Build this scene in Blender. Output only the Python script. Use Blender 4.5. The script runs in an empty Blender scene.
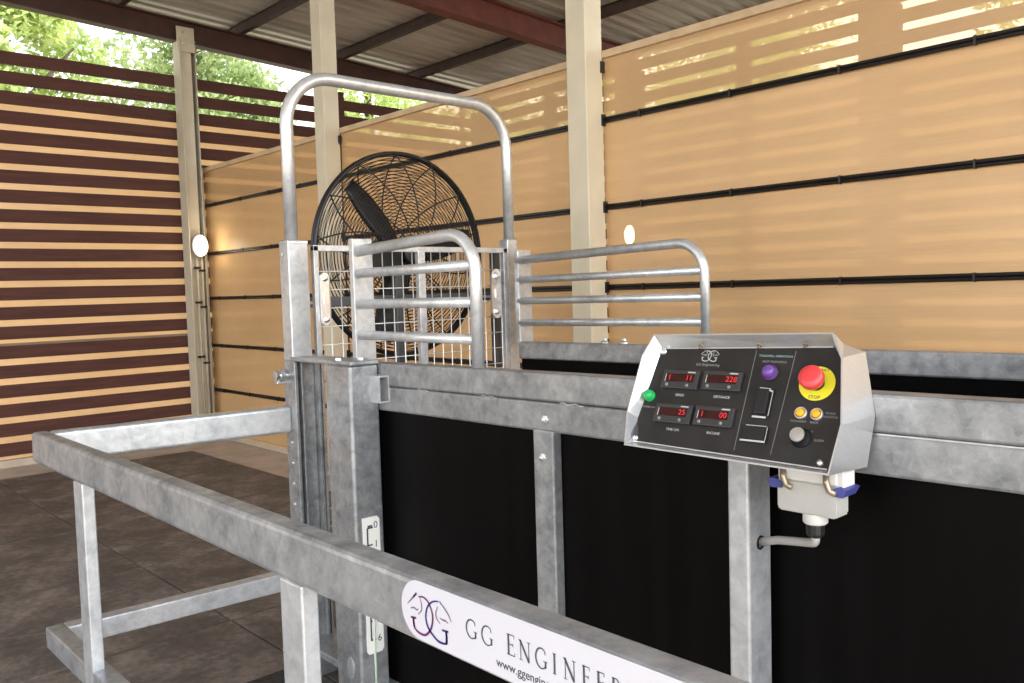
import bpy, bmesh, math, random
from mathutils import Vector, Matrix
random.seed(7)
scene = bpy.context.scene
COL = scene.collection
PI = math.pi

# ------------------------------------------------------------------ materials
def new_mat(name):
    m = bpy.data.materials.new(name); m.use_nodes = True
    nt = m.node_tree; b = nt.nodes['Principled BSDF']
    return m, nt, b
def N(nt, t, **kw):
    n = nt.nodes.new(t)
    for k, v in kw.items():
        if k in n.inputs: n.inputs[k].default_value = v
        else: setattr(n, k, v)
    return n
def ramp(nt, src, stops):
    r = nt.nodes.new('ShaderNodeValToRGB'); cr = r.color_ramp
    while len(cr.elements) < len(stops): cr.elements.new(0.5)
    for e, (p, c) in zip(cr.elements, stops):
        e.position = p; e.color = (c[0], c[1], c[2], 1)
    nt.links.new(src, r.inputs['Fac']); return r.outputs['Color']
def coord(nt, scale=(1, 1, 1)):
    tc = nt.nodes.new('ShaderNodeTexCoord'); mp = nt.nodes.new('ShaderNodeMapping')
    mp.inputs['Scale'].default_value = scale
    nt.links.new(tc.outputs['Object'], mp.inputs['Vector']); return mp.outputs['Vector']
def simple(name, col, rough=.5, metal=0., var=.12, scale=12., emit=None, es=1., coat=0., stretch=(1, 1, 1), bump=0.):
    m, nt, b = new_mat(name)
    n = N(nt, 'ShaderNodeTexNoise', Scale=scale, Detail=4.); nt.links.new(coord(nt, stretch), n.inputs['Vector'])
    lo = [c*(1-var) for c in col]; hi = [min(1, c*(1+var)) for c in col]
    nt.links.new(ramp(nt, n.outputs['Fac'], [(.3, lo), (.7, hi)]), b.inputs['Base Color'])
    b.inputs['Roughness'].default_value = rough; b.inputs['Metallic'].default_value = metal
    if coat: b.inputs['Coat Weight'].default_value = coat
    if emit:
        b.inputs['Emission Color'].default_value = (*emit, 1); b.inputs['Emission Strength'].default_value = es
    if bump:
        bp = N(nt, 'ShaderNodeBump', Strength=bump, Distance=.01); nt.links.new(n.outputs['Fac'], bp.inputs['Height'])
        nt.links.new(bp.outputs['Normal'], b.inputs['Normal'])
    return m
def galv_mat(name, lo, hi, r0=.3, r1=.5, metal=.85, cell=55.):
    m, nt, b = new_mat(name)
    c = coord(nt)
    v = N(nt, 'ShaderNodeTexVoronoi', Scale=cell); nt.links.new(c, v.inputs['Vector'])
    n = N(nt, 'ShaderNodeTexNoise', Scale=5.5, Detail=7., Roughness=.65); nt.links.new(c, n.inputs['Vector'])
    n2 = N(nt, 'ShaderNodeTexNoise', Scale=22., Detail=5., Roughness=.7, Distortion=.6); nt.links.new(c, n2.inputs['Vector'])
    bw = N(nt, 'ShaderNodeRGBToBW'); nt.links.new(v.outputs['Color'], bw.inputs[0])
    a = N(nt, 'ShaderNodeMath', operation='MULTIPLY'); a.inputs[1].default_value = .085; nt.links.new(bw.outputs[0], a.inputs[0])
    a2 = N(nt, 'ShaderNodeMath', operation='MULTIPLY_ADD'); a2.inputs[1].default_value = .55
    nt.links.new(n.outputs['Fac'], a2.inputs[0]); nt.links.new(a.outputs[0], a2.inputs[2])
    a3 = N(nt, 'ShaderNodeMath', operation='MULTIPLY_ADD'); a3.inputs[1].default_value = .42
    nt.links.new(n2.outputs['Fac'], a3.inputs[0]); nt.links.new(a2.outputs[0], a3.inputs[2])
    nt.links.new(ramp(nt, a3.outputs[0], [(.36, lo), (.68, hi)]), b.inputs['Base Color'])
    rr = N(nt, 'ShaderNodeMapRange'); rr.inputs['From Min'].default_value = .35; rr.inputs['From Max'].default_value = .75
    rr.inputs['To Min'].default_value = r1; rr.inputs['To Max'].default_value = r0
    nt.links.new(a3.outputs[0], rr.inputs['Value']); nt.links.new(rr.outputs[0], b.inputs['Roughness'])
    b.inputs['Metallic'].default_value = metal
    bp = N(nt, 'ShaderNodeBump', Strength=.12, Distance=.004); nt.links.new(n2.outputs['Fac'], bp.inputs['Height'])
    nt.links.new(bp.outputs['Normal'], b.inputs['Normal'])
    return m

M = {}
M['galv'] = galv_mat('galvanised_steel', (.19, .20, .21), (.50, .51, .52), .28, .46, .6)
M['galv_light'] = galv_mat('bright_galvanised_steel', (.34, .355, .37), (.64, .65, .66), .28, .45, .55)
M['galv_tube'] = galv_mat('galvanised_tube', (.42, .43, .44), (.68, .69, .69), .26, .42, .6, 80.)
M['galv_rail'] = galv_mat('weathered_galvanised_steel', (.17, .175, .18), (.40, .405, .41), .33, .5, .55)
M['galv_dark'] = simple('grey_zinc_mount', (.10, .10, .105), .5, .6)
M['zinc'] = simple('zinc_bolt', (.72, .73, .74), .28, .95, .1, 60)
M['wire'] = simple('mesh_wire', (.72, .72, .70), .4, .6, .05, 30)
M['black_panel'] = simple('black_plastic_panel', (.0022, .0019, .0019), .4, 0, .35, 3., stretch=(6, 1, .3))
M['black_panel'].node_tree.nodes['Principled BSDF'].inputs['Specular IOR Level'].default_value = .06
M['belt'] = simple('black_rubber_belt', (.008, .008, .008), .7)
M['slat'] = simple('dark_brown_timber', (.078, .027, .019), .8, 0, .25, 5., stretch=(1, .5, 8), bump=.1)
M['beam'] = simple('red_oxide_steel', (.16, .052, .042), .55, 0, .25, 6.)
M['beam_dark'] = simple('dark_brown_steel', (.062, .026, .02), .55, 0, .25, 6.)
M['purlin'] = simple('brown_purlin', (.05, .031, .026), .6, 0, .3, 9.)
M['column'] = simple('cream_paint', (.60, .54, .41), .5, 0, .07, 4.)
M['column_grey'] = simple('beige_paint', (.50, .45, .35), .5, 0, .07, 4.)
M['batten'] = simple('black_batten', (.010, .008, .008), .45, 0, .2, 20.)
M['black_metal'] = simple('black_painted_metal', (.012, .012, .013), .4, .2, .2, 20.)
M['guard'] = simple('black_wire', (.014, .013, .013), .45, .3, .2, 20.)
M['steel'] = simple('brushed_steel', (.66, .66, .66), .33, .78, .06, 40., stretch=(1, 10, 1))
M['face'] = simple('black_control_face', (.014, .013, .013), .33, 0, .45, 9.)
M['meter'] = simple('charcoal_bezel', (.028, .028, .028), .4, 0, .1, 30.)
M['screen'] = simple('dark_red_display', (.030, .006, .006), .2, 0, .1, 30.)
M['led'] = simple('red_digits', (.5, .02, .02), .4, emit=(1, .03, .03), es=.22)
M['red'] = simple('red_plastic', (.62, .045, .05), .35, coat=.2, var=.05)
M['yellow'] = simple('yellow_plastic', (.78, .70, .03), .45, var=.04)
M['amber'] = simple('amber_button', (.85, .40, .01), .4, var=.05)
M['green'] = simple('green_lens', (.01, .30, .07), .2, emit=(.0, .5, .1), es=.06)
M['purple'] = simple('purple_lens', (.12, .045, .24), .2, emit=(.25, .05, .6), es=.0)
M['print'] = simple('grey_print', (.42, .42, .40), .6, var=.03)
M['print_dim'] = simple('dim_print', (.20, .20, .19), .6, var=.03)
M['print_teal'] = simple('teal_print', (.22, .36, .34), .6, var=.03)
M['plug'] = simple('pale_grey_casting', (.42, .41, .38), .5, .1, .06, 20.)
M['plug_light'] = simple('light_grey_plastic', (.62, .61, .58), .5, 0, .05, 20.)
M['blue'] = simple('blue_lever', (.045, .055, .22), .45)
M['clip'] = simple('bronze_clip', (.36, .29, .21), .35, .8, .2, 50.)
M['cable'] = simple('grey_cable', (.34, .33, .31), .5, 0, .05, 20.)
M['sticker'] = simple('white_vinyl', (.54, .535, .58), .35, 0, .01, 5.)
M['ink'] = simple('charcoal_ink', (.06, .06, .075), .6, var=.05)
M['ink_purple'] = simple('plum_ink', (.11, .012, .09), .6, var=.1)
M['ink_blue'] = simple('navy_ink', (.018, .016, .14), .6, var=.1)
M['ink_soft'] = simple('mauve_ink', (.16, .12, .19), .6, var=.1)
M['scale_white'] = simple('white_scale', (.80, .80, .75), .5, 0, .03)
M['pale_rod'] = simple('pale_green_rod', (.55, .62, .52), .5)
M['lamp_glass'] = simple('lit_glass', (.9, .88, .8), .3, emit=(1., .93, .78), es=2.0)
M['lamp_base'] = simple('lamp_base', (.45, .42, .36), .5)
M['conduit'] = simple('beige_conduit', (.40, .36, .28), .5)
M['trunk'] = simple('bark', (.10, .075, .05), .9, 0, .3, 10.)
M['concrete'] = simple('concrete', (.50, .42, .34), .85, 0, .18, 3.5, bump=.1)
M['ground'] = simple('dry_ground', (.52, .44, .32), .95, 0, .25, 1.5)

def corrugated():
    m, nt, b = new_mat('corrugated_zinc')
    n = N(nt, 'ShaderNodeTexNoise', Scale=3., Detail=5.); nt.links.new(coord(nt, (3, .3, 1)), n.inputs['Vector'])
    nt.links.new(ramp(nt, n.outputs['Fac'], [(.3, (.36, .33, .30)), (.7, (.56, .52, .47))]), b.inputs['Base Color'])
    b.inputs['Roughness'].default_value = .45; b.inputs['Metallic'].default_value = .25
    return m
M['roof'] = corrugated()

def mat_rubber():
    m, nt, b = new_mat('rubber_mat')
    c = coord(nt)
    n = N(nt, 'ShaderNodeTexNoise', Scale=2.2, Detail=8., Roughness=.7); nt.links.new(c, n.inputs['Vector'])
    n2 = N(nt, 'ShaderNodeTexNoise', Scale=30., Detail=3.); nt.links.new(c, n2.inputs['Vector'])
    mx = N(nt, 'ShaderNodeMath', operation='MULTIPLY_ADD'); mx.inputs[1].default_value = .35
    nt.links.new(n2.outputs['Fac'], mx.inputs[0]); nt.links.new(n.outputs['Fac'], mx.inputs[2])
    nt.links.new(ramp(nt, mx.outputs[0], [(.44, (.050, .043, .038)), (.64, (.105, .090, .079)), (.84, (.25, .21, .178))]), b.inputs['Base Color'])
    b.inputs['Roughness'].default_value = .62
    bp = N(nt, 'ShaderNodeBump', Strength=.35, Distance=.01); nt.links.new(mx.outputs[0], bp.inputs['Height'])
    nt.links.new(bp.outputs['Normal'], b.inputs['Normal'])
    return m
M['mat'] = mat_rubber()

def cloth(name, lo, hi, transp, transl, weave=(2, 1, 90)):
    m, nt, b = new_mat(name); nt.nodes.remove(b)
    out = nt.nodes['Material Output']
    c = coord(nt, (1, 1, 1))
    mp = N(nt, 'ShaderNodeMapping'); mp.inputs['Scale'].default_value = weave
    tc = nt.nodes.new('ShaderNodeTexCoord'); nt.links.new(tc.outputs['Object'], mp.inputs['Vector'])
    n1 = N(nt, 'ShaderNodeTexNoise', Scale=1.6, Detail=5.); nt.links.new(mp.outputs[0], n1.inputs['Vector'])
    n2 = N(nt, 'ShaderNodeTexNoise', Scale=1.1, Detail=4.); nt.links.new(c, n2.inputs['Vector'])
    ad = N(nt, 'ShaderNodeMath', operation='MULTIPLY_ADD'); ad.inputs[1].default_value = .4
    nt.links.new(n1.outputs['Fac'], ad.inputs[0]); nt.links.new(n2.outputs['Fac'], ad.inputs[2])
    col = ramp(nt, ad.outputs[0], [(.45, lo), (.95, hi)])
    d = N(nt, 'ShaderNodeBsdfDiffuse'); t = N(nt, 'ShaderNodeBsdfTranslucent'); tr = N(nt, 'ShaderNodeBsdfTransparent')
    tr.inputs['Color'].default_value = (1, .86, .62, 1)
    nt.links.new(col, d.inputs['Color']); nt.links.new(col, t.inputs['Color'])
    g = N(nt, 'ShaderNodeBsdfGlossy', Roughness=.35)
    m1 = N(nt, 'ShaderNodeMixShader'); m1.inputs[0].default_value = transl
    nt.links.new(d.outputs[0], m1.inputs[1]); nt.links.new(t.outputs[0], m1.inputs[2])
    m3 = N(nt, 'ShaderNodeMixShader'); m3.inputs[0].default_value = .04
    nt.links.new(m1.outputs[0], m3.inputs[1]); nt.links.new(g.outputs[0], m3.inputs[2])
    m2 = N(nt, 'ShaderNodeMixShader'); m2.inputs[0].default_value = transp
    nt.links.new(m3.outputs[0], m2.inputs[1]); nt.links.new(tr.outputs[0], m2.inputs[2])
    nt.links.new(m2.outputs[0], out.inputs['Surface'])
    return m
M['curtain'] = cloth('tan_shade_mesh', (.655, .425, .212), (.80, .53, .275), .09, .30)
M['curtain_top'] = cloth('open_tan_shade_mesh', (.655, .425, .212), (.80, .53, .275), .24, .30)
M['wall_cloth'] = cloth('tan_wall_cloth', (.66, .40, .20), (.84, .52, .27), .0, .55, (1, 3, 40))

def leaf_mat(name, a, b_):
    m, nt, b = new_mat(name); nt.nodes.remove(b); out = nt.nodes['Material Output']
    n = N(nt, 'ShaderNodeTexNoise', Scale=1.3, Detail=5.); nt.links.new(coord(nt), n.inputs['Vector'])
    col = ramp(nt, n.outputs['Fac'], [(.3, a), (.7, b_)])
    d = N(nt, 'ShaderNodeBsdfDiffuse'); t = N(nt, 'ShaderNodeBsdfTranslucent')
    nt.links.new(col, d.inputs['Color']); nt.links.new(col, t.inputs['Color'])
    mx = N(nt, 'ShaderNodeMixShader'); mx.inputs[0].default_value = .5
    nt.links.new(d.outputs[0], mx.inputs[1]); nt.links.new(t.outputs[0], mx.inputs[2]); nt.links.new(mx.outputs[0], out.inputs['Surface'])
    return m
M['leaf'] = leaf_mat('yellow_green_leaves', (.30, .40, .10), (.78, .84, .40))
M['leaf_dark'] = leaf_mat('olive_leaves', (.20, .28, .09), (.58, .64, .32))

# ------------------------------------------------------------------ geometry helpers
def bm_box(bm, x0, x1, y0, y1, z0, z1, bev=0., seg=2):
    b = bmesh.new()
    bmesh.ops.create_cube(b, size=1)
    for v in b.verts:
        v.co = Vector(((x0+x1)/2+v.co.x*(x1-x0), (y0+y1)/2+v.co.y*(y1-y0), (z0+z1)/2+v.co.z*(z1-z0)))
    if bev:
        bmesh.ops.bevel(b, geom=list(b.edges), offset=bev, segments=seg, affect='EDGES', profile=.5)
    merge(bm, b)
def merge(bm, b, mtx=None):
    mp = {}
    for v in b.verts: mp[v] = bm.verts.new(mtx @ v.co if mtx else v.co)
    for f in b.faces:
        try:
            nf = bm.faces.new([mp[v] for v in f.verts]); nf.smooth = f.smooth
        except ValueError: pass
    b.free()
def box(*a, **k):
    bm = bmesh.new(); bm_box(bm, *a, **k); return bm
def boxes(*lst):
    bm = bmesh.new()
    for a in lst:
        bm_box(bm, *a[:6], bev=a[6] if len(a) > 6 else 0.)
    return bm
def fillet(pts, r, n=8):
    """polyline with rounded corners; r scalar"""
    P = [Vector(p) for p in pts]; out = [P[0]]
    for i in range(1, len(P)-1):
        a = (P[i-1]-P[i]).normalized(); b = (P[i+1]-P[i]).normalized()
        ang = a.angle(b); d = r/math.tan(ang/2)
        p0 = P[i]+a*d; p1 = P[i]+b*d
        c = P[i]+(a+b).normalized()*(r/math.sin(ang/2))
        v0 = p0-c; v1 = p1-c; th = v0.angle(v1); ax = v0.cross(v1).normalized()
        for k in range(n+1):
            out.append(c+Matrix.Rotation(th*k/n, 3, ax) @ v0)
    out.append(P[-1]); return out
def tube(bm, pts, r, sides=16, cap=True, closed=False):
    P = [Vector(p) for p in pts]; n = len(P)
    T = []
    for i in range(n):
        if closed: t = P[(i+1) % n]-P[i-1]
        else: t = P[min(i+1, n-1)]-P[max(i-1, 0)]
        T.append(t.normalized())
    up = Vector((0, 0, 1)) if abs(T[0].z) < .9 else Vector((1, 0, 0))
    u = T[0].cross(up).normalized(); rings = []
    for i in range(n):
        if i:
            q = T[i-1].rotation_difference(T[i]); u = q @ u
        v = T[i].cross(u)
        rr = r[i] if isinstance(r, (list, tuple)) else r
        rings.append([bm.verts.new(P[i]+(u*math.cos(2*PI*k/sides)+v*math.sin(2*PI*k/sides))*rr) for k in range(sides)])
    m = n if closed else n-1
    for i in range(m):
        a, b = rings[i], rings[(i+1) % n]
        for k in range(sides):
            f = bm.faces.new((a[k], a[(k+1) % sides], b[(k+1) % sides], b[k])); f.smooth = True
    if cap and not closed:
        bm.faces.new(rings[0][::-1]); bm.faces.new(rings[-1])
def tubes(*lst, sides=16):
    bm = bmesh.new()
    for p, r in lst: tube(bm, p, r, sides)
    return bm
def lathe(bm, prof, mtx=None, n=32, smooth=True):
    """profile of (radius, height) revolved about local z"""
    mtx = mtx or Matrix()
    rings = []
    for r, h in prof:
        if r < 1e-6: rings.append([bm.verts.new(mtx @ Vector((0, 0, h)))])
        else: rings.append([bm.verts.new(mtx @ Vector((r*math.cos(2*PI*k/n), r*math.sin(2*PI*k/n), h))) for k in range(n)])
    for a, b in zip(rings, rings[1:]):
        for k in range(n):
            if len(a) == 1 and len(b) == 1: continue
            if len(a) == 1: f = bm.faces.new((a[0], b[(k+1) % n], b[k])) if False else bm.faces.new((a[0], b[k], b[(k+1) % n]))
            elif len(b) == 1: f = bm.faces.new((a[k], a[(k+1) % n], b[0]))
            else: f = bm.faces.new((a[k], a[(k+1) % n], b[(k+1) % n], b[k]))
            f.smooth = smooth
    return bm
def lathe_bm(prof, mtx=None, n=32, smooth=True):
    return lathe(bmesh.new(), prof, mtx, n, smooth)
def along(axis, loc):
    """matrix taking local z to the axis"""
    q = Vector((0, 0, 1)).rotation_difference(Vector(axis).normalized())
    return Matrix.Translation(loc) @ q.to_matrix().to_4x4()
def prism(bm, poly, fn0, fn1):
    """polygon (list of 2d) extruded between the maps fn0 and fn1"""
    a = [bm.verts.new(fn0(*p)) for p in poly]; b = [bm.verts.new(fn1(*p)) for p in poly]
    n = len(a); bm.faces.new(a); bm.faces.new(b[::-1])
    for i in range(n):
        bm.faces.new((a[i], b[i], b[(i+1) % n], a[(i+1) % n]))
    return bm
ORIGIN = {}
def thing(name, label, cat, loc=(0, 0, 0), group=None, kind=None, mtx=None):
    o = bpy.data.objects.new(name, None); COL.objects.link(o)
    if mtx is not None: o.matrix_world = mtx; ORIGIN[o] = Vector((0, 0, 0))
    else: o.location = loc; ORIGIN[o] = Vector(loc)
    o.empty_display_size = .1
    o['label'] = label; o['category'] = cat
    if group: o['group'] = group
    if kind: o['kind'] = kind
    return o
def obj(name, bm, mat, parent=None, smooth=None, label=None, auto=True, loc=None):
    me = bpy.data.meshes.new(name)
    bmesh.ops.recalc_face_normals(bm, faces=bm.faces)
    off = ORIGIN.get(parent, Vector((0, 0, 0))) if parent else (Vector(loc) if loc else Vector((0, 0, 0)))
    if off.length: bmesh.ops.translate(bm, vec=-off, verts=bm.verts)
    bm.to_mesh(me); bm.free()
    me.materials.append(M[mat] if isinstance(mat, str) else mat)
    o = bpy.data.objects.new(name, me); COL.objects.link(o)
    if parent: o.parent = parent; ORIGIN[o] = off
    elif loc: o.location = loc; ORIGIN[o] = off
    if label: o['label'] = label
    return o
def tag(o, label, cat, group=None, kind=None):
    o['label'] = label; o['category'] = cat
    if group: o['group'] = group
    if kind: o['kind'] = kind
    return o
def struct(name, bm, mat, parent=None):
    o = obj(name, bm, mat, parent)
    if not parent: o['kind'] = 'structure'
    return o
def text_bm(s, size, mtx, align='CENTER', shear=0, space=1., ext=.0003, bold=0.):
    cu = bpy.data.curves.new('t', 'FONT'); cu.body = s; cu.size = size; cu.align_x = align; cu.align_y = 'CENTER'
    cu.space_character = space; cu.extrude = ext; cu.resolution_u = 3; cu.offset = bold
    o = bpy.data.objects.new('t', cu); COL.objects.link(o)
    dg = bpy.context.evaluated_depsgraph_get(); me = bpy.data.meshes.new_from_object(o.evaluated_get(dg))
    bm = bmesh.new(); bm.from_mesh(me); bm.transform(mtx)
    bpy.data.objects.remove(o); bpy.data.curves.remove(cu); bpy.data.meshes.remove(me)
    return bm
def texts(lst, base=None):
    bm = bmesh.new()
    for t in lst:
        s, x, y, size = t[:4]; z = t[4] if len(t) > 4 else .001
        mt = Matrix.Translation((x, y, z)); mt = base @ mt if base else mt
        merge(bm, text_bm(s, size, mt))
    return bm
def ribbon(bm, pts, w, mtx, ext=.0006, w1=None):
    """flat pen stroke with mitred joints in local xy"""
    P = [Vector((p[0], p[1])) for p in pts]; n = len(P); L = []; Rr = []
    for i in range(n):
        t = (P[min(i+1, n-1)]-P[max(i-1, 0)]).normalized(); nn = Vector((-t.y, t.x))
        ww = w
        if w1 is not None:
            f = i/(n-1); ww = w1+(w-w1)*math.sin(PI*f)
        L.append(P[i]+nn*ww/2); Rr.append(P[i]-nn*ww/2)
    def q(p, z): return bm.verts.new(mtx @ Vector((p.x, p.y, z)))
    a = [q(p, ext) for p in L]; b = [q(p, ext) for p in Rr]
    for i in range(n-1): bm.faces.new((a[i], b[i], b[i+1], a[i+1]))
def smooth_pts(pts, n=5):
    if len(pts) < 3: return pts
    P = [Vector((p[0], p[1])) for p in pts]; out = []
    for i in range(len(P)-1):
        p0 = P[max(i-1, 0)]; p1 = P[i]; p2 = P[i+1]; p3 = P[min(i+2, len(P)-1)]
        for k in range(n):
            t = k/n
            out.append(.5*((2*p1)+(p2-p0)*t+(2*p0-5*p1+4*p2-p3)*t*t+(3*p1-p0-3*p2+p3)*t**3))
    out.append(P[-1]); return out

# ------------------------------------------------------------------ camera
yaw, pitch, roll = math.radians(47.203), math.radians(3.503), math.radians(1.669)
f_ = Vector((-math.sin(yaw)*math.cos(pitch), math.cos(yaw)*math.cos(pitch), -math.sin(pitch)))
r_ = Vector((math.cos(yaw), math.sin(yaw), 0)); d_ = f_.cross(r_)
cr, sr = math.cos(roll), math.sin(roll)
r2 = cr*r_+sr*d_; d2 = -sr*r_+cr*d_
cam = bpy.data.cameras.new('camera'); co = bpy.data.objects.new('camera', cam); COL.objects.link(co)
m3 = Matrix((r2, -d2, -f_)).transposed()
co.matrix_world = Matrix.Translation((0, 0, 1.6)) @ m3.to_4x4()
cam.sensor_width = 36; cam.sensor_fit = 'HORIZONTAL'; cam.lens = 859.83/1024*36
cam.clip_start = .02; cam.clip_end = 300
scene.camera = co

# ------------------------------------------------------------------ setting
WX = -9.5           # face of the slatted end wall
CY = 4.13           # plane of the shade curtains
OY = 8.4            # outer slatted wall beyond the curtains
def zb(y): return 4.46-.05*(y-2.2)      # underside of rafters
def zr(y): return zb(y)+.36             # roof sheet

struct('floor', box(-10.2, 3.2, -5.5, 9.0, -.12, 0), 'concrete')
struct('ground', box(-60, 60, -60, 60, -.4, -.125), 'ground')

bm = bmesh.new()
xs = []; x = -10.3; per = .19
while x < 3.0:
    xs += [(x, 0), (x+.03, .04), (x+.07, .04), (x+.10, 0)]; x += per
ys = [-5.0, 1.0, 5.0, 8.9]
grid = [[bm.verts.new((px, y, zr(y)+dz)) for px, dz in xs] for y in ys]
for a, b in zip(grid, grid[1:]):
    for i in range(len(xs)-1): bm.faces.new((a[i], a[i+1], b[i+1], b[i]))
struct('ceiling', bm, 'roof')

# dark rubber mats
rows = [(1.77, 3.57, 'row beside the tan curtains'), (-.03, 1.77, 'row running under the galvanised handrail'), (-1.83, -.03, 'row nearest the left edge')]
ordn = ['first', 'second', 'third', 'fourth', 'fifth', 'sixth', 'seventh']
for r, (y0, y1, rn) in enumerate(rows):
    for k in range(5):
        x0 = -8.8+1.2*k
        o = obj('rubber_mat', box(x0+.005, x0+1.195, y0+.005, y1-.005, .004, .016, bev=.002, seg=1), 'mat', loc=(x0+.6, (y0+y1)/2, 0))
        tag(o, '%s dark rubber floor mat from the slatted wall, %s' % (ordn[k], rn), 'floor mat', 'dark rubber mats on the floor')

struct('seam_shade', box(-8.79, -2.81, -1.82, 3.56, .0005, .0035), 'belt')  # dark sheet added below the mats, stands in for shade in their seams

# slatted end wall
def slat_boards(axis, fixed, a0, a1, ztop, n, thick=.03, pitch=.1905):
    bm = bmesh.new()
    for i in range(n):
        z1 = ztop-pitch*i; z0 = z1-.126
        if axis == 'y': bm_box(bm, fixed-thick, fixed, a0, a1, z0, z1, bev=.004)
        else: bm_box(bm, a0, a1, fixed, fixed+thick, z0, z1, bev=.004)
    return bm
wl = struct('wall_left', slat_boards('y', WX, -5.0, OY, 4.042, 21), 'slat')
bm = bmesh.new()
ys = [-5.0+.3*i for i in range(45)]
top = [bm.verts.new((WX-.045+.006*math.sin(y*3.1), y, 3.645+.012*math.sin(y*2.3)+.008*math.sin(y*7.7))) for y in ys]
bot = [bm.verts.new((WX-.045+.006*math.sin(y*2.7+1), y, 0.02)) for y in ys]
for i in range(len(ys)-1): bm.faces.new((top[i], bot[i], bot[i+1], top[i+1]))
obj('backing_cloth', bm, 'wall_cloth', wl)
obj('wall_post', boxes(*[(WX-.10, WX-.032, y, y+.09, 0.0, 4.15) for y in (-1.2, 5.95, 8.2)]), 'slat', wl)
obj('dull_gap_strip', box(WX-.043, WX-.031, -5, OY, 1.09, 1.21), simple('dull_brown', (.26, .19, .12), .8), wl)  # grey-brown strip added to make one slat gap duller
obj('plinth', box(WX-.08, WX+.03, -5, 4.0, 0.0, .07), 'concrete', wl)

# outer slatted wall beyond the curtains
wb = struct('wall_back', slat_boards('x', OY, WX, 3.0, 4.527, 22, pitch=.2), 'slat')
bm = bmesh.new()
vs = [bm.verts.new(p) for p in ((WX, OY+.05, .02), (3, OY+.05, .02), (3, OY+.05, 3.66), (WX, OY+.05, 3.66))]
bm.faces.new(vs); obj('backing_cloth', bm, 'wall_cloth', wb)
obj('eave_board', box(-10.2, 2.8, OY+.06, OY+.09, 4.44, zr(OY)-.01), 'beam_dark', wb)
obj('wall_post', boxes(*[(x-w, x+w, OY-.16, OY-.002, 0.0, zb(OY)+.02) for x, w in ((-9.35, .12), (-8.1, .05), (-6.75, .17), (-5.17, .05), (-3.69, .18), (-2.2, .05), (-.65, .17))]), 'slat', wb)

# columns
def column(x0, y0, y1, w, ztop, label, mats=('column',)):
    c = thing('steel_column', label, 'column', (x0, y0, 0), kind='structure')
    obj('shaft', box(x0, x0+w, y0, y1, .012, ztop, bev=.006), mats[0], c)
    obj('base_plate', box(x0-.05, x0+w+.05, y0-.05, y1+.05-.08, .0, .012), mats[0], c)
    return c
column(-6.757, 3.97, 4.125, .157, zb(4)+.0, 'cream steel column behind the galvanised arch, left of the fan')
column(-3.72, 3.97, 4.125, .16, zb(4)+.0, 'widest cream steel column, behind the far barrier, right of the fan')
cc = thing('steel_column', 'beige steel column in the far corner, carrying the lit wall lamp', 'column', (-9.4, 3.95, 0), kind='structure')
cx0, cx1 = -9.47, -9.29
obj('shaft', boxes((cx0, cx1, 3.85, 3.865, .012, 4.40, .002), (cx0, cx1-.05, 4.04, 4.052, .012, 4.40, .002), (cx0, cx0+.03, 3.865, 4.04, .012, 4.40)), 'column_grey', cc)
obj('filler_strip', box(-9.495, -9.44, 4.052, 4.112, .012, 3.05), 'column_grey', cc)
obj('web', box(cx0+.10, cx0+.118, 3.866, 4.0, .012, 4.30), 'column', cc)
obj('base_plate', box(cx0-.01, cx1+.04, 3.80, 4.11, 0, .012), 'column_grey', cc)
pl = obj('end_plate', box(-9.335, -9.315, 3.84, 4.03, 4.27, 4.53), 'column', cc)
bm = bmesh.new()
for y in (3.90, 3.99):
    for z in (4.36, 4.47): lathe(bm, [(.016, 0), (.016, .012), (0, .014)], along((1, 0, 0), (-9.315, y, z)), 8, False)
obj('bolt', bm, 'zinc', pl)

# rafters (parallel to y) and purlins (parallel to x)
def rafter(x, w, h, mat, label):
    bm = bmesh.new()
    y0, y1 = -5.0, 8.39
    def bar(xa, xb, dz0, dz1):
        v = [bm.verts.new((xx, yy, zb(yy)+dz)) for yy in (y0, y1) for xx, dz in ((xa, dz0), (xb, dz0), (xb, dz1), (xa, dz1))]
        for q in ((0, 1, 2, 3), (7, 6, 5, 4), (0, 4, 5, 1), (1, 5, 6, 2), (2, 6, 7, 3), (3, 7, 4, 0)): bm.faces.new([v[i] for i in q])
    bar(x-w/2, x+w/2, 0, .014); bar(x-w/2, x+w/2, h-.014, h); bar(x-.006, x+.006, .014, h-.014)
    tag(obj('roof_beam', bm, mat), label, 'beam', kind='structure')
rafter(-9.4, .13, .24, 'beam_dark', 'dark brown steel roof beam running above the slatted wall')
rafter(-6.68, .15, .26, 'beam', 'deep red steel roof beam meeting the curtains behind the right cream column')
rafter(-3.64, .15, .26, 'beam', 'red steel roof beam over the right cream column, out of view above')
for i, y in enumerate((.7, 2.0, 3.3, 4.61, 5.95, 7.15)):
    z = zb(y)+.25
    bm = bmesh.new()
    bm_box(bm, -10.2, 2.8, y-.035, y+.035, z, z+.012); bm_box(bm, -10.2, 2.8, y-.035, y-.027, z+.012, z+.105); bm_box(bm, -10.2, 2.8, y-.035, y+.035, z+.093, z+.105)
    tag(obj('roof_purlin', bm, 'purlin'), 'brown roof purlin under the corrugated roof, %s counted from the outer eave' % ['sixth', 'fifth', 'fourth', 'third', 'second', 'first'][i], 'purlin', 'purlins under the roof', 'structure')

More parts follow.
